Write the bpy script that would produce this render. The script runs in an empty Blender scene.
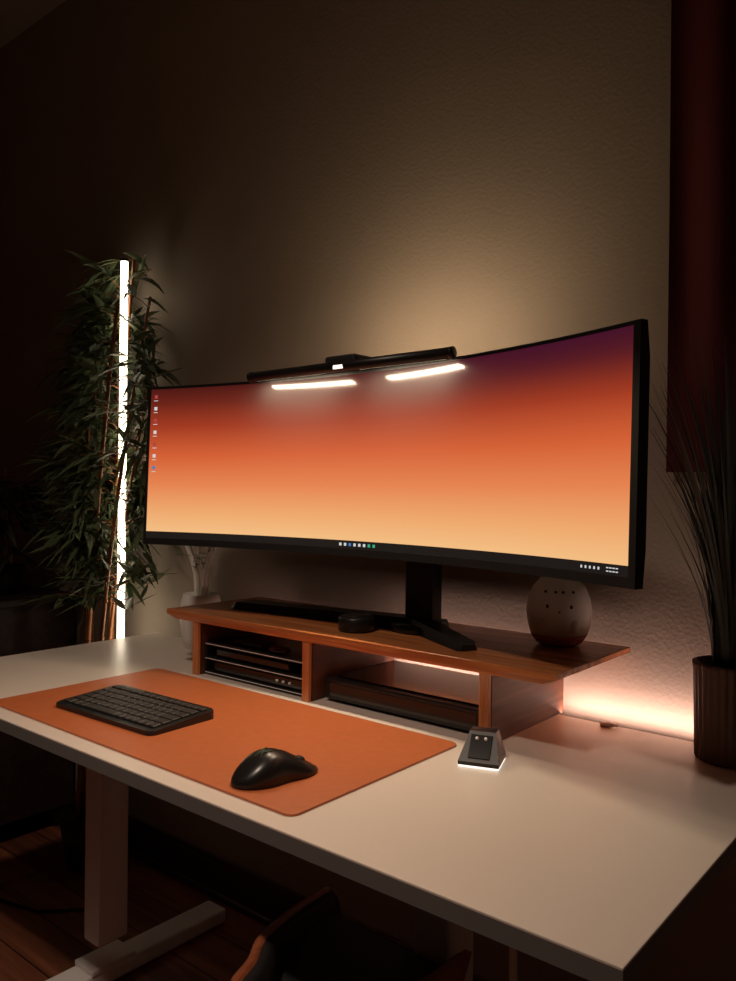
import bpy, bmesh, math, random
from mathutils import Vector, Matrix, Euler
random.seed(7)
sc = bpy.context.scene
try:
    sc.view_settings.view_transform = 'Standard'
    sc.view_settings.look = 'None'
except Exception as e:
    print(e)

# ------------------------------------------------------------ materials
def S(r, g, b):
    f = lambda c: ((c/255)/12.92 if c/255 <= .04045 else (((c/255)+.055)/1.055)**2.4)
    return (f(r), f(g), f(b), 1)

def mat(name, col, rough=.5, metal=0, noise=None, bump=None, emit=None, estr=0, coat=0, spec=.5):
    m = bpy.data.materials.new(name); m.use_nodes = True
    nt = m.node_tree; b = nt.nodes['Principled BSDF']
    b.inputs['Base Color'].default_value = col
    b.inputs['Roughness'].default_value = rough
    b.inputs['Metallic'].default_value = metal
    b.inputs['Specular IOR Level'].default_value = spec
    b.inputs['Coat Weight'].default_value = coat
    if emit:
        b.inputs['Emission Color'].default_value = emit
        b.inputs['Emission Strength'].default_value = estr
    if noise or bump:
        tc = nt.nodes.new('ShaderNodeTexCoord')
    if noise:
        sc_, amt = noise
        n = nt.nodes.new('ShaderNodeTexNoise'); n.inputs['Scale'].default_value = sc_; n.inputs['Detail'].default_value = 4
        nt.links.new(tc.outputs['Object'], n.inputs['Vector'])
        r = nt.nodes.new('ShaderNodeValToRGB')
        r.color_ramp.elements[0].color = tuple(c*(1-amt) for c in col[:3])+(1,)
        r.color_ramp.elements[1].color = tuple(min(1, c*(1+amt)) for c in col[:3])+(1,)
        r.color_ramp.elements[0].position = .3; r.color_ramp.elements[1].position = .7
        nt.links.new(n.outputs['Fac'], r.inputs['Fac']); nt.links.new(r.outputs['Color'], b.inputs['Base Color'])
    if bump:
        sc_, st, dist = bump
        n = nt.nodes.new('ShaderNodeTexNoise'); n.inputs['Scale'].default_value = sc_; n.inputs['Detail'].default_value = 3
        nt.links.new(tc.outputs['Object'], n.inputs['Vector'])
        bp = nt.nodes.new('ShaderNodeBump'); bp.inputs['Strength'].default_value = st; bp.inputs['Distance'].default_value = dist
        nt.links.new(n.outputs['Fac'], bp.inputs['Height']); nt.links.new(bp.outputs['Normal'], b.inputs['Normal'])
    return m

def wood(name, c1, c2, axis='X', rough=.4, scale=1.0, planks=False):
    m = bpy.data.materials.new(name); m.use_nodes = True
    nt = m.node_tree; b = nt.nodes['Principled BSDF']; b.inputs['Roughness'].default_value = rough
    tc = nt.nodes.new('ShaderNodeTexCoord'); mp = nt.nodes.new('ShaderNodeMapping')
    s = {'X': (1.2, 22, 22), 'Y': (22, 1.2, 22), 'Z': (22, 22, 1.2)}[axis]
    mp.inputs['Scale'].default_value = tuple(v*scale for v in s)
    nt.links.new(tc.outputs['Object'], mp.inputs['Vector'])
    n = nt.nodes.new('ShaderNodeTexNoise'); n.inputs['Scale'].default_value = 3; n.inputs['Detail'].default_value = 6
    n.inputs['Distortion'].default_value = .6
    nt.links.new(mp.outputs['Vector'], n.inputs['Vector'])
    r = nt.nodes.new('ShaderNodeValToRGB')
    r.color_ramp.elements[0].color = c1; r.color_ramp.elements[1].color = c2
    r.color_ramp.elements[0].position = .35; r.color_ramp.elements[1].position = .65
    nt.links.new(n.outputs['Fac'], r.inputs['Fac'])
    out = r.outputs['Color']
    if planks:
        br = nt.nodes.new('ShaderNodeTexBrick'); br.inputs['Scale'].default_value = 1
        br.inputs['Brick Width'].default_value = 1.2; br.inputs['Row Height'].default_value = .13
        br.inputs['Mortar Size'].default_value = .0025
        br.inputs['Color1'].default_value = (1, 1, 1, 1); br.inputs['Color2'].default_value = (.6, .6, .6, 1); br.inputs['Mortar'].default_value = (.12, .1, .1, 1)
        nt.links.new(tc.outputs['Object'], br.inputs['Vector'])
        mx = nt.nodes.new('ShaderNodeMix'); mx.data_type = 'RGBA'; mx.blend_type = 'MULTIPLY'; mx.inputs[0].default_value = 1
        nt.links.new(out, mx.inputs[6]); nt.links.new(br.outputs['Color'], mx.inputs[7]); out = mx.outputs[2]
    nt.links.new(out, b.inputs['Base Color'])
    return m

def emis(name, col, st):
    m = bpy.data.materials.new(name); m.use_nodes = True
    nt = m.node_tree; nt.nodes.clear()
    o = nt.nodes.new('ShaderNodeOutputMaterial'); e = nt.nodes.new('ShaderNodeEmission')
    e.inputs['Color'].default_value = col; e.inputs['Strength'].default_value = st
    nt.links.new(e.outputs[0], o.inputs[0]); return m

WALL = mat('wall_plaster', (.38, .315, .255, 1), .85, noise=(3, .05), bump=(130, .35, .0025))
CEIL = mat('ceiling_paint', (.40, .36, .31, 1), .9)
FLOOR = wood('floor_wood', S(112, 64, 46), S(160, 98, 68), 'X', .42, .5, True)
BASE = mat('baseboard_dark', S(72, 46, 36), .35)
WHITE = mat('desk_laminate', (.76, .68, .60, 1), .34, noise=(300, .015))
EDGE = mat('desk_edge', (.17, .16, .155, 1), .5)
STEEL = mat('white_powder_steel', (.80, .76, .74, 1), .45)
ORANGE = mat('orange_leather', S(190, 106, 62), .42, noise=(60, .05), bump=(700, .25, .0006))
BLACK = mat('black_plastic', (.012, .012, .013, 1), .38)
BLACKM = mat('black_matte', (.018, .017, .017, 1), .6)
MOUSEM = mat('mouse_shell', (.013, .012, .012, 1), .30)
LOGO = mat('mouse_logo', (.07, .10, .06, 1), .4)
KEY = mat('key_plastic', (.028, .025, .024, 1), .5)
GLOSS = mat('black_gloss', (.01, .01, .011, 1), .15)
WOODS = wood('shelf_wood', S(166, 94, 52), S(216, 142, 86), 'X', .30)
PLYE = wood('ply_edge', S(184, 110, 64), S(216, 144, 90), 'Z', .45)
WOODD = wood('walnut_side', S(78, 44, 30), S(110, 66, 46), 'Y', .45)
WOODK = wood('sideboard_wood', S(42, 28, 24), S(58, 38, 30), 'X', .5)
CHW = wood('chair_wood', S(150, 80, 48), S(186, 106, 66), 'Y', .35)
LEAF = mat('leaf_green', (.11, .145, .07, 1), .45, noise=(9, .5))
LEAFD = mat('leaf_dark', (.036, .042, .030, 1), .55, noise=(9, .4))
CANE = mat('cane_brown', S(150, 96, 56), .5, noise=(20, .25))
SOIL = mat('soil', (.02, .013, .009, 1), .95)
POTB = mat('pot_black', (.015, .014, .014, 1), .5)
POTT = mat('pot_fluted_brown', S(112, 80, 68), .6, noise=(12, .12))
CERAM = mat('ceramic_white', (.93, .90, .86, 1), .35)
TERRA = mat('ceramic_rust', S(190, 112, 84), .5)
REDC = mat('curtain_red', (.105, .010, .013, 1), .85, bump=(400, .3, .001))
GLASS = mat('smoked_glass', (.3, .3, .3, 1), .08)
WICON = emis('icon_white', (.8, .8, .8, 1), .8)
GICON = emis('icon_green', (.05, .6, .3, 1), .7)
BICON = emis('icon_blue', (.1, .3, .7, 1), .7)
RICON = emis('icon_red', (.6, .08, .08, 1), .7)
TUBE = emis('tube_light', (1, .84, .62, 1), 5.5)
BARL = emis('bar_light', (1, .78, .52, 1), 2.5)
LEDW = emis('led_and_glint_white', (1, .86, .74, 1), 1.6)
STRIP = emis('strip_pink', (1, .66, .55, 1), 4)

# ------------------------------------------------------------ mesh builder
class B:
    def __init__(s, name, mats, loc=(0, 0, 0)):
        s.bm = bmesh.new(); s.name = name; s.mats = mats; s.loc = Vector(loc)
    def _add(s, t, m, smooth, M=None):
        if M is not None: bmesh.ops.transform(t, matrix=M, verts=t.verts)
        for f in t.faces: f.material_index = m; f.smooth = smooth
        bmesh.ops.recalc_face_normals(t, faces=t.faces)
        me = bpy.data.meshes.new('t'); t.to_mesh(me); t.free()
        s.bm.from_mesh(me); bpy.data.meshes.remove(me)
    def box(s, c, d, m=0, bev=0, rot=(0, 0, 0), seg=2, smooth=False):
        t = bmesh.new(); bmesh.ops.create_cube(t, size=1)
        bmesh.ops.scale(t, vec=d, verts=t.verts)
        if bev: bmesh.ops.bevel(t, geom=list(t.edges), offset=bev, segments=seg, profile=.5, affect='EDGES')
        s._add(t, m, smooth, Matrix.Translation(c) @ Euler(rot).to_matrix().to_4x4())
    def rbox(s, c, d, r, m=0, rot=(0, 0, 0), bev=0, seg=6):
        t = bmesh.new(); w, h = d[0]/2-r, d[1]/2-r; ps = []
        for cx, cy, a0 in ((w, h, 0), (-w, h, 90), (-w, -h, 180), (w, -h, 270)):
            for i in range(seg+1):
                a = math.radians(a0+90*i/seg); ps.append((cx+r*math.cos(a), cy+r*math.sin(a)))
        s._prism(t, ps, -d[2]/2, d[2]/2, bev)
        s._add(t, m, False, Matrix.Translation(c) @ Euler(rot).to_matrix().to_4x4())
    def _prism(s, t, ps, z0, z1, bev=0):
        lo = [t.verts.new((x, y, z0)) for x, y in ps]; hi = [t.verts.new((x, y, z1)) for x, y in ps]
        n = len(ps); t.faces.new(lo[::-1]); top = t.faces.new(hi)
        for i in range(n): t.faces.new((lo[i], lo[(i+1) % n], hi[(i+1) % n], hi[i]))
        if bev:
            bmesh.ops.bevel(t, geom=list(top.edges), offset=bev, segments=2, profile=.5, affect='EDGES')
    def prism(s, ps, z0, z1, m=0, bev=0, M=None):
        t = bmesh.new(); s._prism(t, ps, z0, z1, bev); s._add(t, m, False, M)
    def cyl(s, a, b, r1, r2=None, m=0, seg=16, smooth=True):
        a, b = Vector(a), Vector(b); r2 = r1 if r2 is None else r2
        t = bmesh.new(); L = (b-a).length
        bmesh.ops.create_cone(t, cap_ends=True, segments=seg, radius1=r1, radius2=r2, depth=L)
        q = Vector((0, 0, 1)).rotation_difference((b-a).normalized())
        s._add(t, m, smooth, Matrix.Translation((a+b)/2) @ q.to_matrix().to_4x4())
    def ell(s, c, d, m=0, rot=(0, 0, 0), seg=24):
        t = bmesh.new(); bmesh.ops.create_uvsphere(t, u_segments=seg, v_segments=seg//2, radius=1)
        bmesh.ops.scale(t, vec=d, verts=t.verts)
        s._add(t, m, True, Matrix.Translation(c) @ Euler(rot).to_matrix().to_4x4())
    def lathe(s, c, prof, m=0, seg=32, flute=0, nfl=0):
        t = bmesh.new(); rings = []
        for r, z in prof:
            ring = []
            for i in range(seg):
                a = 2*math.pi*i/seg; rr = r*(1+(flute*math.cos(nfl*a) if nfl else 0))
                ring.append(t.verts.new((rr*math.cos(a), rr*math.sin(a), z)))
            rings.append(ring)
        for j in range(len(rings)-1):
            for i in range(seg): t.faces.new((rings[j][i], rings[j][(i+1) % seg], rings[j+1][(i+1) % seg], rings[j+1][i]))
        t.faces.new(rings[0]); t.faces.new(rings[-1])
        s._add(t, m, True, Matrix.Translation(c))
    def path(s, pts, r, m=0, seg=8, r2=None):
        pts = [Vector(p) for p in pts]; t = bmesh.new(); rings = []; n = len(pts)
        for i, p in enumerate(pts):
            d = (pts[min(i+1, n-1)]-pts[max(i-1, 0)]).normalized()
            q = Vector((0, 0, 1)).rotation_difference(d)
            rr = r if r2 is None else r+(r2-r)*i/(n-1)
            rings.append([t.verts.new(p+q @ Vector((rr*math.cos(2*math.pi*k/seg), rr*math.sin(2*math.pi*k/seg), 0))) for k in range(seg)])
        for j in range(n-1):
            for k in range(seg): t.faces.new((rings[j][k], rings[j][(k+1) % seg], rings[j+1][(k+1) % seg], rings[j+1][k]))
        t.faces.new(rings[0]); t.faces.new(rings[-1]); s._add(t, m, True)
    def sweep(s, frames, m=0, smooth=False, closed=False, caps=True):
        t = bmesh.new(); R = [[t.verts.new(p) for p in fr] for fr in frames]; n = len(R[0])
        rng = range(len(R)) if closed else range(len(R)-1)
        for j in rng:
            k = (j+1) % len(R)
            for i in range(n): t.faces.new((R[j][i], R[j][(i+1) % n], R[k][(i+1) % n], R[k][i]))
        if caps and not closed: t.faces.new(R[0]); t.faces.new(R[-1])
        s._add(t, m, smooth)
    def leaf(s, base, d, L, W, m=0, droop=.3):
        d = Vector(d).normalized(); up = Vector((0, 0, 1)); side = d.cross(up)
        if side.length < .05: side = Vector((1, 0, 0))
        side.normalize(); side = (side+Vector((random.uniform(-.5, .5), random.uniform(-.5, .5), random.uniform(-.5, .5)))).normalized()
        base = Vector(base); v = []
        prof = [(0, .08), (.25, .8), (.5, 1), (.75, .6), (1, .02)]
        nrm = side.cross(d).normalized()
        for tt, w in prof:
            c = base+d*L*tt+Vector((0, 0, -1))*L*droop*tt*tt
            v.append((s.bm.verts.new(c-side*W*w/2), s.bm.verts.new(c-nrm*W*w*.12), s.bm.verts.new(c+side*W*w/2)))
        for i in range(4):
            for k in range(2):
                f = s.bm.faces.new((v[i][k], v[i][k+1], v[i+1][k+1], v[i+1][k])); f.material_index = m; f.smooth = True
    def done(s, parent=None, name=None):
        me = bpy.data.meshes.new(s.name)
        bmesh.ops.translate(s.bm, vec=-s.loc, verts=s.bm.verts)
        s.bm.to_mesh(me); s.bm.free()
        for m in s.mats: me.materials.append(m)
        o = bpy.data.objects.new(s.name, me); o.location = s.loc; sc.collection.objects.link(o)
        if parent:
            o.parent = parent; o.location = s.loc-parent.location
        return o

def empty(name, loc):
    e = bpy.data.objects.new(name, None); e.empty_display_size = .05; e.location = loc; sc.collection.objects.link(e); return e

def area(name, loc, size, power, col, direction, parent=None, spread=180):
    l = bpy.data.lights.new(name, 'AREA'); l.shape = 'RECTANGLE'; l.size, l.size_y = size
    l.energy = power; l.color = col; l.spread = math.radians(spread)
    o = bpy.data.objects.new(name, l); sc.collection.objects.link(o)
    d = Vector(direction).normalized()
    x = Vector((1, 0, 0)); z = -d; x = (x-z*x.dot(z)).normalized(); y = z.cross(x)
    o.rotation_euler = Matrix((x, y, z)).transposed().to_euler()
    o.location = loc
    if parent: o.parent = parent; o.location = Vector(loc)-parent.location
    return o

# ------------------------------------------------------------ room
WY = .80; XL = -3.7; XR = .75; YF = -2.6; H = 3.0
def slab(name, c, d, m):
    b = B(name, [m], c); b.box(c, d); return b.done()
slab('wall_back', ((XL+XR)/2, WY+.06, H/2), (XR-XL+.24, .12, H), WALL)
slab('wall_left', (XL-.06, (WY+YF)/2, H/2), (.12, WY-YF, H), WALL)
slab('wall_right', (XR+.06, (WY+YF)/2, H/2), (.12, WY-YF, H), WALL)
slab('wall_front', ((XL+XR)/2, YF-.06, H/2), (XR-XL+.24, .12, H), WALL)
slab('floor', ((XL+XR)/2, (WY+YF)/2, -.05), (XR-XL+.24, WY-YF+.24, .1), FLOOR)
slab('ceiling', ((XL+XR)/2, (WY+YF)/2, H+.05), (XR-XL+.24, WY-YF+.24, .1), CEIL)
b = B('baseboard_back', [BASE], (0, WY, .05))
b.box(((XL+XR)/2, WY-.008, .05), (XR-XL, .016, .10), 0)
b.box(((XL+XR)/2, WY-.006, .106), (XR-XL, .010, .014), 0, .003)
b.box(((XL+XR)/2, WY-.018, .01), (XR-XL, .02, .02), 0, .004)
b.done()

# ------------------------------------------------------------ desk
DT = .75; DD = .755; DW = 1.80
b = B('standing_desk', [WHITE, EDGE, STEEL, BLACKM], (-DW/2, DD/2, DT))
b.box((-DW/2, DD/2, DT-.002), (DW, DD, .004), 0, .0012)
b.box((-DW/2, DD/2, DT-.0145), (DW-.0005, DD-.0005, .021), 1)
for lx in (-1.44, -.445):
    b.box((lx, .36, .40), (.066, .082, .60), 2, .006)        # outer column
    b.box((lx, .36, .69), (.054, .068, .07), 2, .005)
    b.box((lx, .36, .024), (.075, .70, .038), 2, .006)      # foot
    b.box((lx, .36, .048), (.080, .12, .014), 2, .003)
    b.box((lx, .36, .714), (.06, .60, .022), 2, .003)
    for yy in (.06, .66): b.cyl((lx, yy, 0), (lx, yy, .008), .022, m=3)
for yy in (.30, .44): b.box((-.94, yy, .712), (.98, .035, .026), 2, .003)
b.box((-.94, .37, .71), (.24, .09, .03), 3, .005)
b.done()
b = B('thin_white_rod', [STEEL], (-.328, .38, .3))  # slim white rod from desk underside to floor
b.path([(-.328, .38, .722), (-.328, .38, .5), (-.328, .385, .2), (-.328, .39, .012)], .007)
b.lathe((-.328, .39, 0), [(.03, 0), (.03, .008), (.012, .016), (.001, .016)], 0, 20)
b.done()

# mat
b = B('desk_mat', [ORANGE], (-.927, .243, DT))
b.rbox((-.925, .246, DT+.002), (.890, .418, .0035), .016, 0, bev=.001)
b.done()

# ------------------------------------------------------------ keyboard
kb = (-1.078, .187, DT+.004); ang = math.radians(2)
Mk = Matrix.Translation(kb) @ Matrix.Rotation(ang, 4, 'Z') @ Matrix.Scale(1.03, 4)
b = B('keyboard', [BLACK, KEY, BLACKM], kb)
t = bmesh.new(); w, d = .31/2, .152/2
ps = []
r = .016
for cx, cy, a0 in ((w-r, d-r, 0), (-w+r, d-r, 90), (-w+r, -d+r, 180), (w-r, -d+r, 270)):
    for i in range(7):
        a = math.radians(a0+15*i); ps.append((cx+r*math.cos(a), cy+r*math.sin(a)))
lo = [t.verts.new((x, y, 0)) for x, y in ps]; hi = [t.verts.new((x, y, .008+(y+d)/(2*d)*.008)) for x, y in ps]
t.faces.new(lo[::-1]); tf = t.faces.new(hi)
for i in range(len(ps)): t.faces.new((lo[i], lo[(i+1) % len(ps)], hi[(i+1) % len(ps)], hi[i]))
bmesh.ops.bevel(t, geom=list(tf.edges), offset=.002, segments=2, profile=.5, affect='EDGES')
b._add(t, 0, False, Mk)
tilt = math.atan(.008/.15)
rows = [[1]*14+[1], [1]*13+[2], [1.5]+[1]*12+[1.5], [1.75]+[1]*11+[2.25], [2.25]+[1]*10+[1.75], [1.25, 1, 1.25, 5, 1, 1, 1, 1, 1, 1]]
for ri, row in enumerate(rows):
    y = d-.020-ri*.0215; tot = sum(row); x = -w+.012; u = (2*w-.024)/tot
    for kw in row:
        kwm = kw*u
        z = .008+(y+d)/(2*d)*.008+.0018
        M = Mk @ Matrix.Translation((x+kwm/2, y, z)) @ Matrix.Rotation(tilt, 4, 'X')
        t = bmesh.new(); bmesh.ops.create_cube(t, size=1); bmesh.ops.scale(t, vec=(kwm-.003, .0185 if ri else .013, .004), verts=t.verts)
        bmesh.ops.bevel(t, geom=list(t.edges), offset=.0012, segments=1, affect='EDGES')
        b._add(t, 1, False, M); x += kwm
b.done()

# ------------------------------------------------------------ mouse
mo = Vector((-.604, .124, DT+.004)); ma = math.radians(-12)
b = B('computer_mouse', [MOUSEM, GLOSS, KEY, LOGO], mo)
Mm = Matrix.Translation(mo) @ Matrix.Rotation(ma, 4, 'Z') @ Matrix.Scale(1.16, 4)
fr = []
N = 26
def mh(tt):
    e = max(0.0, 1-abs(2*tt-1)**2.6)**.5
    return .001+(.036*math.exp(-((tt-.40)/.45)**2)+.002)*max(e**.8, .05)
for i in range(N+1):
    tt = .5-.5*math.cos(math.pi*i/N); y = -.064+.128*tt
    e = max(0.0, 1-abs(2*tt-1)**2.6)**.5
    hw = (.0335-.005*math.exp(-((tt-.55)/.18)**2)+.001*tt)*max(e, .04)
    h = mh(tt)-.001
    sec = []
    for k in range(17):
        a = math.pi*k/16
        cx = math.copysign(abs(math.cos(a))**.75, math.cos(a)); sz = math.sin(a)**.75
        sec.append(Mm @ Vector((hw*cx, y, .001+h*sz)))
    fr.append(sec)
b.sweep(fr, 0, True)
pts = [Mm @ Vector((0, -.064+.128*tt, mh(tt)+.0001)) for tt in [.55+.04*i for i in range(11)]]
b.path(pts, .0008, 1, 6)
wz = mh(.80)
b.cyl(Mm @ Vector((-.004, .038, wz-.003)), Mm @ Vector((.004, .038, wz-.003)), .008, m=2, seg=20)
for sy in (-.006, .014): b.box(Mm @ Vector((-.0285, sy, .021)), (.004, .017, .005), 1, .0015, (0, 0, ma))
for dx in (-.007, 0, .007):
    b.path([Mm @ Vector((dx*1.3, -.032+abs(dx)*.5, mh(.25)+.0004)), Mm @ Vector((dx*.5, -.022, mh(.33)+.0006)), Mm @ Vector((dx, -.012+abs(dx)*.3, mh(.405)+.0006))], .0013, 3, 6)
b.done()

# ------------------------------------------------------------ charging dock
dk = Vector((-.403, .404, DT)); da = math.radians(20)
b = B('mouse_charging_dock', [BLACK, LEDW, GLOSS, STEEL], dk)
Md = Matrix.Translation(dk) @ Matrix.Rotation(da, 4, 'Z') @ Matrix.Diagonal((1.22, 1.22, 1, 1))
def fr4(z, x0, x1, y0, y1, M): return [M @ Vector(p) for p in ((x0, y0, z), (x1, y0, z), (x1, y1, z), (x0, y1, z))]
b.sweep([fr4(0.001, -.027, .027, -.027, .027, Md), fr4(.0040, -.027, .027, -.027, .027, Md)], 1)
b.sweep([fr4(.0040, -.0275, .0275, -.0275, .0275, Md), fr4(.010, -.0275, .0275, -.0275, .0275, Md), fr4(.050, -.018, .018, .004, .024, Md)], 0)
sl = math.atan2(.040, .0315*1.22)
b.box(Md @ Vector((0, -.0125, .0305)), (.036, .042, .002), 2, .0006, (sl, 0, da))
for dx in (-.006, .006):
    b.cyl(Md @ Vector((dx, -.0045, .0400)), Md @ Vector((dx, -.0070, .0425)), .0026, m=3, seg=10)
b.done()

# ------------------------------------------------------------ desk shelf
SZ = .900; SX0, SX1 = -1.362, -.303; SY0, SY1 = .472, .785
b = B('monitor_riser_shelf', [WOODS, PLYE, WOODD, BLACKM], (-.8, .63, DT))
def rect(z, i, j=0): return [(SX0+i, SY0+j, z), (SX1-i, SY0+j, z), (SX1-i, SY1, z), (SX0+i, SY1, z)]
b.sweep([rect(SZ-.022, .03, .006), rect(SZ-.010, 0), rect(SZ-.001, 0), rect(SZ, .001, .001)], 0)
for lx in (-1.257, -.886, -.447):
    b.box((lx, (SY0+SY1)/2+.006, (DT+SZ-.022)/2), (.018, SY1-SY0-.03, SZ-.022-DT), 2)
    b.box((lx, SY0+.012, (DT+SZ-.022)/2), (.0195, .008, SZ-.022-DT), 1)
for k in range(5): b.cyl((-.455+k*.004, SY0+.0075, DT), (-.455+k*.004, SY0+.0075, SZ-.022), .0016, m=1, seg=8)
b.box((-1.07, SY1-.02, .80), (.35, .008, .09), 3)
b.done()
# rack / hub unit in the left bay
RX = -1.0715; W_ = .346
b = B('storage_rack', [BLACK, GLOSS, STEEL, LEDW], (RX, .6, DT))
for z in (.756, .790, .825): b.box((RX, .605, z), (W_, .21, .006), 0, .0015)
for x in (RX-W_/2+.003, RX+W_/2-.003): b.box((x, .605, .79), (.006, .21, .074), 0)
b.box((RX, .605, .772), (.31, .19, .024), 1, .003)
b.box((RX-.02, .59, .806), (.25, .16, .020), 1, .004)
for z in (.757, .7905, .8255): b.box((RX, .4996, z), (W_-.004, .0010, .0014), 2)
b.ell((RX+.06, .525, .838), (.032, .02, .010), 1); b.box((RX-.05, .55, .834), (.10, .05, .012), 0, .004)
for k in range(3): b.cyl((RX+.07+k*.02, .506, .772), (RX+.07+k*.02, .512, .772), .003, m=2, seg=10)
b.done()
# black box in the middle bay
b = B('docking_station', [BLACK, GLOSS, STEEL], (-.66, .63, DT))
b.box((-.668, .635, DT+.028), (.39, .24, .044), 0, .004)
b.box((-.668, .5145, DT+.028), (.37, .002, .026), 1)
b.box((-.668, .635, DT+.0515), (.35, .2, .004), 1, .001)
for k in range(4): b.cyl((-.83+k*.11, .56, DT), (-.83+k*.11, .56, DT+.008), .01, m=0)
b.done()

# ------------------------------------------------------------ monitor
R = 1.65; MX = -.722; YE = .3635; half = .602
th = math.asin(half/R); RA = math.radians(-1.9); TL = .012/.37
ZB, ZT = 1.068, 1.441
def arc(t, off, z):
    x = (R+off)*math.sin(t); y = (R+off)*math.cos(t)-R*math.cos(th)+(z-1.255)*TL
    return Vector((MX+x*math.cos(RA)-y*math.sin(RA), YE+x*math.sin(RA)+y*math.cos(RA), z))
root = empty('ultrawide_monitor', (MX, .45, 1.05))
O = Vector((MX, .45, 1.25))
N = 48
b = B('housing', [BLACK, GLOSS], O)
fr = []
for i in range(N+1):
    t = -th+2*th*i/N
    thick = .016+.034*(1-abs(2*i/N-1)**2)
    fr.append([arc(t, 0, ZB), arc(t, 0, ZT), arc(t, .010, ZT), arc(t, thick, ZT-.05), arc(t, thick, ZB+.05), arc(t, .012, ZB)])
b.sweep(fr, 0)
def strip(t0, t1, z0, z1, o0, o1, m, n=N):
    f = []
    for i in range(n+1):
        t = t0+(t1-t0)*i/n
        f.append([arc(t, o0, z0), arc(t, o0, z1), arc(t, o1, z1), arc(t, o1, z0)])
    b.sweep(f, m)
strip(-th, th, ZB, ZB+.015, -.003, .001, 0); strip(-th, th, ZT-.006, ZT, -.003, .001, 0)
strip(-th, -th+.004, ZB, ZT, -.003, .001, 0, 2); strip(th-.008, th, ZB, ZT, -.003, .001, 0, 2)
b.done(root)
# screen
SM = bpy.data.materials.new('screen_wallpaper'); SM.use_nodes = True
nt = SM.node_tree; pb = nt.nodes['Principled BSDF']
pb.inputs['Base Color'].default_value = (.01, .01, .01, 1); pb.inputs['Roughness'].default_value = .17
pb.inputs['Specular IOR Level'].default_value = .20
uv = nt.nodes.new('ShaderNodeUVMap'); uv.uv_map = 'UVMap'
sx = nt.nodes.new('ShaderNodeSeparateXYZ'); nt.links.new(uv.outputs['UV'], sx.inputs[0])
rmp = nt.nodes.new('ShaderNodeValToRGB'); cr = rmp.color_ramp
stops = [(0, S(250, 200, 140)), (.16, S(244, 176, 116)), (.36, S(234, 134, 82)), (.55, S(216, 98, 54)), (.74, S(166, 60, 34)), (.9, S(110, 36, 24)), (1, S(78, 24, 20))]
cr.elements[0].position = 0; cr.elements[0].color = stops[0][1]; cr.elements[1].position = 1; cr.elements[1].color = stops[-1][1]
for p, c in stops[1:-1]:
    e = cr.elements.new(p); e.color = c
nt.links.new(sx.outputs['Y'], rmp.inputs['Fac'])
ml = nt.nodes.new('ShaderNodeMath'); ml.operation = 'MULTIPLY'
mrx = nt.nodes.new('ShaderNodeMapRange'); mrx.interpolation_type = 'SMOOTHSTEP'; mrx.inputs[1].default_value = .40; mrx.inputs[2].default_value = .85
mry = nt.nodes.new('ShaderNodeMapRange'); mry.interpolation_type = 'SMOOTHSTEP'; mry.inputs[1].default_value = .70; mry.inputs[2].default_value = 1.12
nt.links.new(sx.outputs['X'], mrx.inputs[0]); nt.links.new(sx.outputs['Y'], mry.inputs[0])
nt.links.new(mrx.outputs[0], ml.inputs[0]); nt.links.new(mry.outputs[0], ml.inputs[1])
mx = nt.nodes.new('ShaderNodeMix'); mx.data_type = 'RGBA'
nt.links.new(ml.outputs[0], mx.inputs[0]); nt.links.new(rmp.outputs['Color'], mx.inputs[6]); mx.inputs[7].default_value = S(66, 16, 44)
gt = nt.nodes.new('ShaderNodeMath'); gt.operation = 'GREATER_THAN'; gt.inputs[1].default_value = .045
nt.links.new(sx.outputs['Y'], gt.inputs[0])
mx2 = nt.nodes.new('ShaderNodeMix'); mx2.data_type = 'RGBA'; nt.links.new(gt.outputs[0], mx2.inputs[0])
mx2.inputs[6].default_value = (.012, .009, .008, 1); nt.links.new(mx.outputs[2], mx2.inputs[7])
nt.links.new(mx2.outputs[2], pb.inputs['Emission Color']); pb.inputs['Emission Strength'].default_value = .95
me = bpy.data.meshes.new('screen'); bm = bmesh.new(); uvl = bm.loops.layers.uv.new('UVMap')
s0, s1, z0, z1 = -th+.004, th-.008, ZB+.015, ZT-.006
cols = [(bm.verts.new(arc(s0+(s1-s0)*i/N, -.0012, z0)-O), bm.verts.new(arc(s0+(s1-s0)*i/N, -.0012, z1)-O)) for i in range(N+1)]
for i in range(N):
    f = bm.faces.new((cols[i][0], cols[i+1][0], cols[i+1][1], cols[i][1])); f.smooth = True
    for l, (u, v) in zip(f.loops, ((i/N, 0), ((i+1)/N, 0), ((i+1)/N, 1), (i/N, 1))): l[uvl].uv = (u, v)
bm.to_mesh(me); bm.free(); me.materials.append(SM)
o = bpy.data.objects.new('screen', me); sc.collection.objects.link(o); o.parent = root; o.location = O-root.location
b = B('screen_icons', [WICON, GICON, BICON, RICON], O)
def icon(u, z, w, h, m):
    t = s0+(s1-s0)*u; dt = w/2/R
    b.sweep([[arc(t-dt, -.0016, z), arc(t-dt, -.0016, z+h), arc(t-dt, -.0022, z+h), arc(t-dt, -.0022, z)],
             [arc(t+dt, -.0016, z), arc(t+dt, -.0016, z+h), arc(t+dt, -.0022, z+h), arc(t+dt, -.0022, z)]], m)
for i in range(8): icon(.450+i*.0105, z0+.0050, .0058, .0058, [0, 0, 2, 0, 0, 0, 1, 1][i])
for i in range(5): icon(.925+i*.007, z0+.006, .0028, .004, 0)
for k, zz in enumerate((.0045, .0095)):
    for i in range(4): icon(.967+i*.005, z0+zz, .0040, .0016, 0)
for i in range(7):
    icon(.012, z1-.022-i*.028, .008, .008, [3, 0, 3, 0, 3, 0, 2][i]); icon(.012, z1-.028-i*.028, .011, .0014, 0)
b.done(root)
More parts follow.
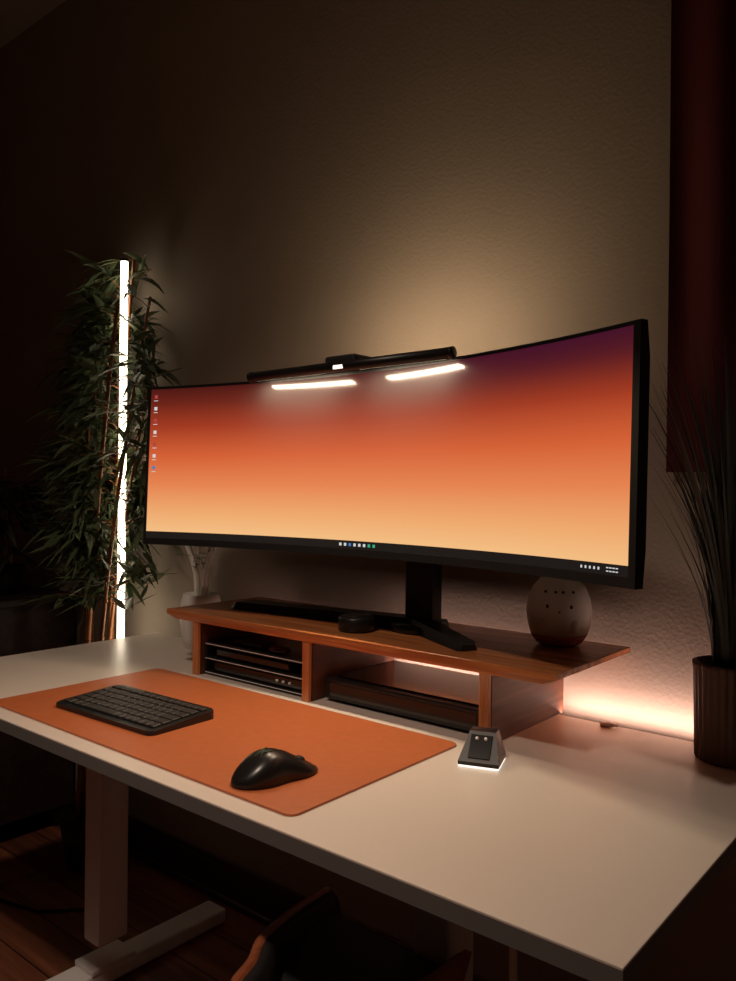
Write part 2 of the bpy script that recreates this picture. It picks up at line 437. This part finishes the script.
# stand
hub = Vector((-.715, .655, SZ))
b = B('stand', [BLACK, BLACKM], (MX, .6, 1.0))
b.box((-.713, .665, 1.06), (.070, .045, .31), 0, .006)
b.box((-.712, .63, 1.24), (.16, .12, .16), 0, .02)
b.cyl((-.715, .53, 1.24), (-.715, .60, 1.24), .09, m=0, seg=32)
b.cyl(hub, hub+Vector((0, 0, .016)), .062, m=0, seg=32)
def foot(tip, w0, w1):
    tip = Vector(tip); d = tip-hub; L = d.length; d.normalize(); n = Vector((-d.y, d.x, 0))
    f = []
    for tt, w, h in ((0, w0, .028), (.5, (w0+w1)/2, .022), (.97, w1, .017), (1, w1*.8, .012)):
        c = hub+d*L*tt
        f.append([c-n*w/2+Vector((0, 0, .0005)), c+n*w/2+Vector((0, 0, .0005)), c+n*w*.36+Vector((0, 0, h)), c-n*w*.36+Vector((0, 0, h))])
    b.sweep(f, 0)
foot((-1.255, .620, SZ), .06, .085); foot((-.515, .535, SZ), .06, .045)
foot((-.715, .735, SZ), .06, .05)
b.done(root)
# control puck
b = B('control_dial', [BLACK, GLOSS], (-.812, .550, SZ))
b.lathe((-.812, .558, SZ), [(.034, .0), (.039, .004), (.039, .028), (.036, .032), (.001, .0325)], 0, 40)
b.lathe((-.812, .558, SZ+.0325), [(.031, 0), (.030, .001), (.001, .001)], 1, 40)
b.done()

# ------------------------------------------------------------ light bar
LX0, LX1, LY, LZ = -1.018, -.494, .438, 1.445
LC = (LX0+LX1)/2
lb = empty('monitor_light_bar', (LC, .44, 1.447))
b = B('bar', [BLACK, GLOSS, BARL], (LC, .44, 1.45))
b.cyl((LX0, LY, LZ), (LX1, LY, LZ), .0105, m=0, seg=20)
for x in (LX0, LX1): b.cyl((x-.003, LY, LZ), (x+.003, LY, LZ), .0115, m=1, seg=20)
for x0, x1 in ((LX0+.015, LC-.045), (LC+.045, LX1-.015)):
    # flush diffuser window on the rear-lower flank of the tube (faces desk + screen, away from the user)
    for k in range(4):
        a0, a1 = math.radians(22+10*k), math.radians(32+10*k); rr = .0107
        vs = [b.bm.verts.new((xx, LY+rr*math.sin(a), LZ-rr*math.cos(a))) for xx, a in ((x0, a0), (x1, a0), (x1, a1), (x0, a1))]
        f = b.bm.faces.new(vs); f.material_index = 2
b.done(lb)
b = B('clip', [BLACKM, GLOSS, LEDW], (LC, .46, 1.45))
b.box((LC, .463, 1.457), (.080, .062, .020), 0, .005)
b.box((LC, .490, 1.447), (.055, .05, .010), 0, .003)
b.box((LC, .545, 1.432), (.055, .02, .05), 0, .004)
b.box((LC, .520, 1.452), (.055, .06, .010), 0, .002)
b.box((LC, .4315, 1.4430), (.026, .008, .008), 2, .001)
b.box((LC, .558, 1.455), (.34, .012, .016), 0, .003)
b.box((LC, .5645, 1.457), (.33, .0015, .010), 2)
b.done(lb)
WARM = (1, .77, .54)
for i, xc in enumerate(((LX0+.012+LC-.04)/2, (LC+.04+LX1-.012)/2)):
    area('down_light_%d' % (i+1), (xc, LY, LZ-.0145), (.20, .015), 2.0, WARM, (0, .29, -1), lb)
area('wall_light', (LC, .560, 1.464), (.34, .014), 1.75, (1, .72, .45), (0, .75, 1), lb)

# ------------------------------------------------------------ LED strip behind desk
ls = empty('led_strip', (-.7, .765, .74))
b = B('tape', [STRIP, BLACKM], (-.7, .765, .74))
b.box((-.71, .7575, .742), (1.22, .002, .010), 1)
b.box((-.71, .7595, .742), (1.22, .002, .006), 0)
b.done(ls)
area('strip_glow', (-.71, .765, .752), (1.2, .01), 2.1, (1, .65, .55), (0, .45, 1), ls)

# ------------------------------------------------------------ tube floor lamp
fx, fy = -1.895, .690
fl = empty('tube_floor_lamp', (fx, fy, 0))
b = B('lamp_body', [TUBE, BLACKM], (fx, fy, 0))
b.lathe((fx, fy, 0), [(.035, 0), (.035, .012), (.031, .016), (.001, .016)], 1, 32)
b.cyl((fx, fy, .016), (fx, fy, .60), .008, m=1)
b.cyl((fx, fy, .60), (fx, fy, 1.91), .0115, m=0, seg=16)
b.cyl((fx, fy, 1.91), (fx, fy, 1.918), .012, m=1)
b.done(fl)

# ------------------------------------------------------------ bamboo
CAMD = Vector((.66, -.75, 0)); CAMP = Vector((.75, .66, 0))
def bamboo(name, cx, cy, canes, zlo, zhi, n, lm, potr=.095, poth=.17, z0=0, spread=.2, ymax=.78, xmax=9, Lr=(.09, .16), Wr=(.013, .022), desk=False, xmin=-9):
    b = B(name, [lm, CANE, POTB, SOIL], (cx, cy, z0))
    b.lathe((cx, cy, z0), [(potr*.75, 0), (potr, poth), (potr*.9, poth), (potr*.88, poth-.015), (.001, poth-.015)], 2, 32)
    b.lathe((cx, cy, z0+poth-.02), [(potr*.85, 0), (.001, .01)], 3, 20)
    for (dx, dy, tx, ty, h, r) in canes:
        pts = []; K = 14
        for i in range(K+1):
            tt = i/K; s_ = tt**1.6
            pts.append(Vector((cx+dx+(tx-dx)*s_+.006*math.sin(5*tt+dx*40), cy+dy+(ty-dy)*s_, z0+poth-.02+(h-poth)*tt)))
        b.path(pts, r, 1, 8, r*.55)
        for p in pts[1:-1]: b.cyl(p-Vector((0, 0, .003)), p+Vector((0, 0, .003)), r*1.12, m=1, seg=8)
        per = n//len(canes)
        for k in range(per//7):
            z = random.uniform(zlo, zhi); tt = (z-z0-poth+.02)/(h-poth)
            if tt > 1 or tt < 0: continue
            i = min(int(tt*K), K-1); p = pts[i].lerp(pts[i+1], tt*K-i)
            a = random.uniform(0, 2*math.pi); L = random.uniform(.4, 1)*spread*(1 if tt < .85 else .7)
            d = Vector((math.cos(a), math.sin(a), random.uniform(.1, .8)))
            q = [p+d*L*u+Vector((0, 0, -.25*L*u*u)) for u in (0, .35, .7, 1)]
            for v in q:
                v.y = min(v.y, ymax-.02); v.x = max(min(v.x, xmax), xmin+.05)
            b.path(q, .0016, 1, 4, .0008)
            for j in range(8):
                u = random.uniform(.4, 1); c = q[1].lerp(q[3], (u-.35)/.65)
                aa = a+random.uniform(-1.5, 1.5)
                dd = Vector((math.cos(aa), math.sin(aa), random.uniform(-.5, .6)))
                Lf = random.uniform(*Lr)
                if c.y+dd.y*Lf > ymax: dd.y = -abs(dd.y)*.5
                if c.x+dd.x*Lf < xmin: dd.x = abs(dd.x)
                if desk:
                    # foliage is parted around the lamp tube
                    skip = False
                    for e in (c, c+dd*Lf*.5, c+dd*Lf):
                        rel = e-Vector((fx, fy, e.z))
                        if (rel.dot(CAMD) > 0 and abs(rel.dot(CAMP)) < .022) or rel.length < .02: skip = True
                    if skip and random.random() < .85: continue
                if desk and c.z-.5*Lf < .78: dd.z = abs(dd.z)+.3
                b.leaf(c, dd, Lf, random.uniform(*Wr), 0, random.uniform(.1, .6) if not (desk and c.z < .95) else .05)
    return b.done()
bamboo('potted_bamboo', -2.01, .660, [(-.03, .0, -.02, -.01, 1.80, .010), (.03, .03, .14, .05, 1.95, .009), (.0, -.04, .18, -.03, 1.78, .010), (-.05, .03, -.05, .03, 1.66, .009), (.05, -.03, .25, .03, 1.80, .008), (.02, .05, .08, .05, 1.9, .008), (.04, .0, .21, .07, 1.6, .007)],
       .84, 1.93, 2100, LEAF, spread=.16, xmax=-1.62, desk=True, Wr=(.014, .025), xmin=-2.18)

# ------------------------------------------------------------ sideboard + dim plant, left
b = B('sideboard', [WOODK, BLACKM, STEEL], (-2.75, .58, 0))
b.box((-2.80, .585, .44), (.98, .38, .72), 0, .004)
b.box((-2.80, .58, .813), (1.02, .40, .026), 0, .004)
for dx in (-.325, 0, .325):
    b.box((-2.80+dx, .392, .44), (.31, .012, .66), 0, .003); b.cyl((-2.80+dx+.12, .375, .5), (-2.80+dx+.12, .388, .5), .008, m=2)
for dx in (-.44, .44):
    for dy in (.43, .74): b.cyl((-2.80+dx, dy, 0), (-2.80+dx, dy, .085), .014, .02, m=1)
b.done()
bamboo('potted_palm', -2.47, .60, [(0, 0, .04, -.02, .46, .006), (.02, .01, .08, -.05, .40, .006), (-.02, 0, -.08, .0, .44, .006)], .95, 1.30, 280, LEAFD, .06, .10, .8265, .13, xmax=-2.34, Lr=(.10, .15), Wr=(.016, .028))

# hanging glass bulb
px, py = -2.49, .50
b = B('pendant_bulb', [BLACKM, GLASS, LEDW], (px, py, 1.9))
b.cyl((px, py, 1.93), (px, py, 3.0), .003, m=0, seg=8); b.cyl((px, py, 1.885), (px, py, 1.935), .016, m=0, seg=16)
b.lathe((px, py, 1.80), [(.001, 0), (.022, .006), (.034, .025), (.034, .045), (.022, .07), (.015, .088)], 1, 24)
b.ell((px+.018, py-.026, 1.835), (.004, .004, .006), 2)  # glowing bead stands in for a bright highlight on the glass
b.done()

# ------------------------------------------------------------ white vase with twigs
vx, vy = -1.500, .690
b = B('vase_with_twigs', [CERAM, CERAM, LEAF], (vx, vy, DT))
b.lathe((vx, vy, DT), [(.035, 0), (.052, .03), (.058, .08), (.056, .13), (.050, .155), (.045, .155), (.042, .14), (.001, .14)], 0, 32)
for k in range(7):
    a = k*.9; pts = [Vector((vx, vy, DT+.12))]
    tgt = Vector((vx+.05*math.cos(a), min(vy+.04*math.sin(a), .76), DT+.31+.02*math.sin(3*a)))
    for i in range(1, 7):
        u = i/6; pts.append(pts[0].lerp(tgt, u)+Vector((.010*math.sin(6*u+a), .004*math.cos(7*u+a), 0)))
    b.path(pts, .007, 1, 6, .0035)
    for j in range(3): b.leaf(pts[-1-j], (math.cos(a+j), -abs(math.sin(a+j))*.6, .2), .05, .013, 2, .3)
b.done()

# ------------------------------------------------------------ ceramic figurine
cx, cy = -.420, .715
b = B('round_ceramic_figurine', [CERAM, TERRA, BLACK], (cx, cy, SZ))
b.lathe((cx, cy, SZ), [(.030, 0), (.044, .006), (.052, .016), (.0555, .024)], 1, 40)
b.lathe((cx, cy, SZ), [(.0555, .024), (.061, .044), (.0635, .068), (.060, .092), (.051, .114), (.037, .130), (.018, .140), (.001, .143)], 0, 40)
fd = Vector((.45, -.89, 0)); sd = Vector((.89, .45, 0)); c = Vector((cx, cy, SZ))
for s_ in (-1, 1):
    dirv = (fd*.93+sd*.36*s_).normalized()
    b.ell(c+dirv*.0612+Vector((0, 0, .082)), (.003, .003, .004), 2, seg=12)
    b.ell(c+(fd*.9+sd*.5*s_).normalized()*.058+Vector((0, 0, .045)), (.010, .010, .014), 0, seg=16)
    for q_ in (.12, .5):
        dv = (fd*.9+sd*q_*s_).normalized()
        b.ell(c+dv*.0530+Vector((0, 0, .109)), (.003, .003, .0028), 2, seg=12)
b.ell(c+fd*.0635+Vector((0, 0, .072)), (.003, .003, .0025), 1, seg=12)
b.done()

# ------------------------------------------------------------ grass plant in fluted pot
gx, gy = -.095, .700
b = B('potted_grass', [POTT, SOIL, LEAFD], (gx, gy, DT))
b.lathe((gx, gy, DT), [(.054, 0), (.056, .004), (.0585, .150), (.060, .158), (.060, .164), (.054, .164), (.052, .15)], 0, 180, .022, 30)
b.lathe((gx, gy, DT+.145), [(.052, 0), (.001, .006)], 1, 24)
for k in range(260):
    a = random.uniform(0, 2*math.pi); r0 = random.uniform(0, .03); L = random.uniform(.26, .58)
    lean = random.uniform(.02, .36)*L*1.1
    p0 = Vector((gx+r0*math.cos(a), gy+r0*math.sin(a), DT+.15)); K = 7
    sd_ = Vector((-math.sin(a), math.cos(a), 0)); w = random.uniform(.003, .0065); vs = []
    for i in range(K+1):
        u = i/K; p = p0+Vector((math.cos(a), math.sin(a), 0))*lean*u**1.8+Vector((0, 0, L*u*(1-.12*u*lean/.1*.3)))
        p.y = min(p.y, .738); ww = w*(1-u*.92)
        vs.append((b.bm.verts.new(p-sd_*ww), b.bm.verts.new(p+sd_*ww)))
    for i in range(K):
        f = b.bm.faces.new((vs[i][0], vs[i][1], vs[i+1][1], vs[i+1][0])); f.material_index = 2; f.smooth = True
b.done()

# small usb stick on the desk near the wall
b = B('usb_receiver', [STEEL, STEEL], (-.31, .73, DT))
b.box((-.330, .738, DT+.005), (.024, .012, .008), 0, .002, (0, 0, .3)); b.box((-.315, .7425, DT+.005), (.012, .010, .005), 1, 0, (0, 0, .3))
b.done()

# ------------------------------------------------------------ curtain
b = B('window_curtain', [REDC, BLACKM], (.2, .76, 1.8))
n = 140; x0, x1 = -.232, .70
t = bmesh.new(); rows_ = []
for zi in range(9):
    z = 1.240+(2.42-1.240)*zi/8; row = []
    for i in range(n+1):
        u = i/n; x = x0+(x1-x0)*u
        row.append(t.verts.new((x, .770+.010*math.sin(u*50)*(1-.3*zi/8)+.004*math.sin(u*21+zi*.4), z)))
    rows_.append(row)
for j in range(8):
    for i in range(n): t.faces.new((rows_[j][i], rows_[j][i+1], rows_[j+1][i+1], rows_[j+1][i]))
b._add(t, 0, True)
b.cyl((x0-.03, .768, 2.43), (x1+.03, .768, 2.43), .010, m=1)
for x in (x0-.03, x1+.03): b.ell((x, .768, 2.43), (.016, .016, .016), 1)
for x in (x0+.02, x1-.02): b.box((x, .785, 2.43), (.014, .03, .014), 1)
b.done()

# ------------------------------------------------------------ chair
b = B('shell_chair', [CHW, BLACKM, CHW], (-.5, .12, 0))
ctrl = [(-.674, .325, .485), (-.652, .22, .497), (-.602, .10, .52), (-.540, .02, .542), (-.495, -.05, .56), (-.44, -.08, .565), (-.40, -.05, .555), (-.372, .04, .53), (-.366, .18, .503), (-.374, .322, .485)]
def cr_(P, n=5):
    out = []
    P = [Vector(p) for p in P]
    for i in range(len(P)-1):
        p0, p1, p2, p3 = P[max(i-1, 0)], P[i], P[i+1], P[min(i+2, len(P)-1)]
        for k in range(n):
            u = k/n
            out.append(.5*((2*p1)+(-p0+p2)*u+(2*p0-5*p1+4*p2-p3)*u*u+(-p0+3*p1-3*p2+p3)*u**3))
    out.append(P[-1]); return out
C = cr_(ctrl); ctr = Vector((-.52, .15, 0)); f1 = []; f2 = []
for i, p in enumerate(C):
    d = (C[min(i+1, len(C)-1)]-C[max(i-1, 0)]); d.z = 0; d.normalize(); nn = Vector((-d.y, d.x, 0))
    if nn.dot(p-ctr) < 0: nn = -nn
    lo = Vector((p.x, p.y, .41))-nn*.02
    f1.append([p-nn*.006, p+nn*.006, lo+nn*.006, lo-nn*.006])
    f2.append([p-nn*.007-Vector((0, 0, .004)), lo-nn*.007, lo-nn*.020, p-nn*.020-Vector((0, 0, .012))])
b.sweep(f1, 0, True); b.sweep(f2, 1, True)
seat = [(p.x+(ctr.x-p.x)*.1, p.y+(ctr.y-p.y)*.08) for p in C]
b.prism(seat, .400, .417, 0); b.prism([(x+(ctr.x-x)*.05, y+(ctr.y-y)*.05) for x, y in seat], .417, .462, 1, .01)
for (x, y), (tx, ty) in (((-.665, .29), (-.62, .25)), ((-.365, .29), (-.39, .25)), ((-.60, -.08), (-.54, .0)), ((-.365, -.08), (-.41, .0))):
    b.cyl((x, y, 0), (tx, ty, .405), .010, .016, m=0)
b.done()

# power cable on floor, left
b = B('power_cable', [BLACKM], (-1.9, .5, 0))
b.path([(-1.75, .50, .005), (-1.85, .40, .005), (-2.0, .36, .005), (-2.15, .33, .005), (-2.28, .20, .005)], .004)
b.done()

# ------------------------------------------------------------ ambient
w = bpy.data.worlds.new('world'); sc.world = w; w.use_nodes = True
w.node_tree.nodes['Background'].inputs[0].default_value = (.01, .008, .006, 1)
# added unseen fill lamp on the ceiling, brightens desk, floor and lower wall
cl = empty('added_ceiling_fill', (-.5, -1.0, 2.985))
b = B('diffuser', [mat('diffuser', (.8, .75, .65, 1), .5, emit=(1, .75, .5, 1), estr=.4), BLACKM], (-.5, -1.0, 2.985))
b.lathe((-.5, -1.0, 2.97), [(.001, 0), (.07, .001), (.09, .006), (.09, .03)], 0, 40); b.done(cl)  # glowing disc belonging to the added fill lamp
area('room_fill', (-.5, -1.0, 2.955), (.14, .14), 6.0, (1, .76, .60), (-.16, .30, -1), cl, 78)

# ------------------------------------------------------------ camera
cam = bpy.data.cameras.new('cam'); co = bpy.data.objects.new('camera', cam); sc.collection.objects.link(co)
cam.sensor_width = 36; cam.lens = 795/981*36; cam.clip_start = .02
co.location = (.2913, -.7361, 1.20)
co.rotation_mode = 'QUATERNION'
co.rotation_quaternion = (Euler((math.radians(90), 0, math.radians(39.7))).to_matrix() @ Matrix.Rotation(.010, 3, 'Z')).to_quaternion()
sc.camera = co
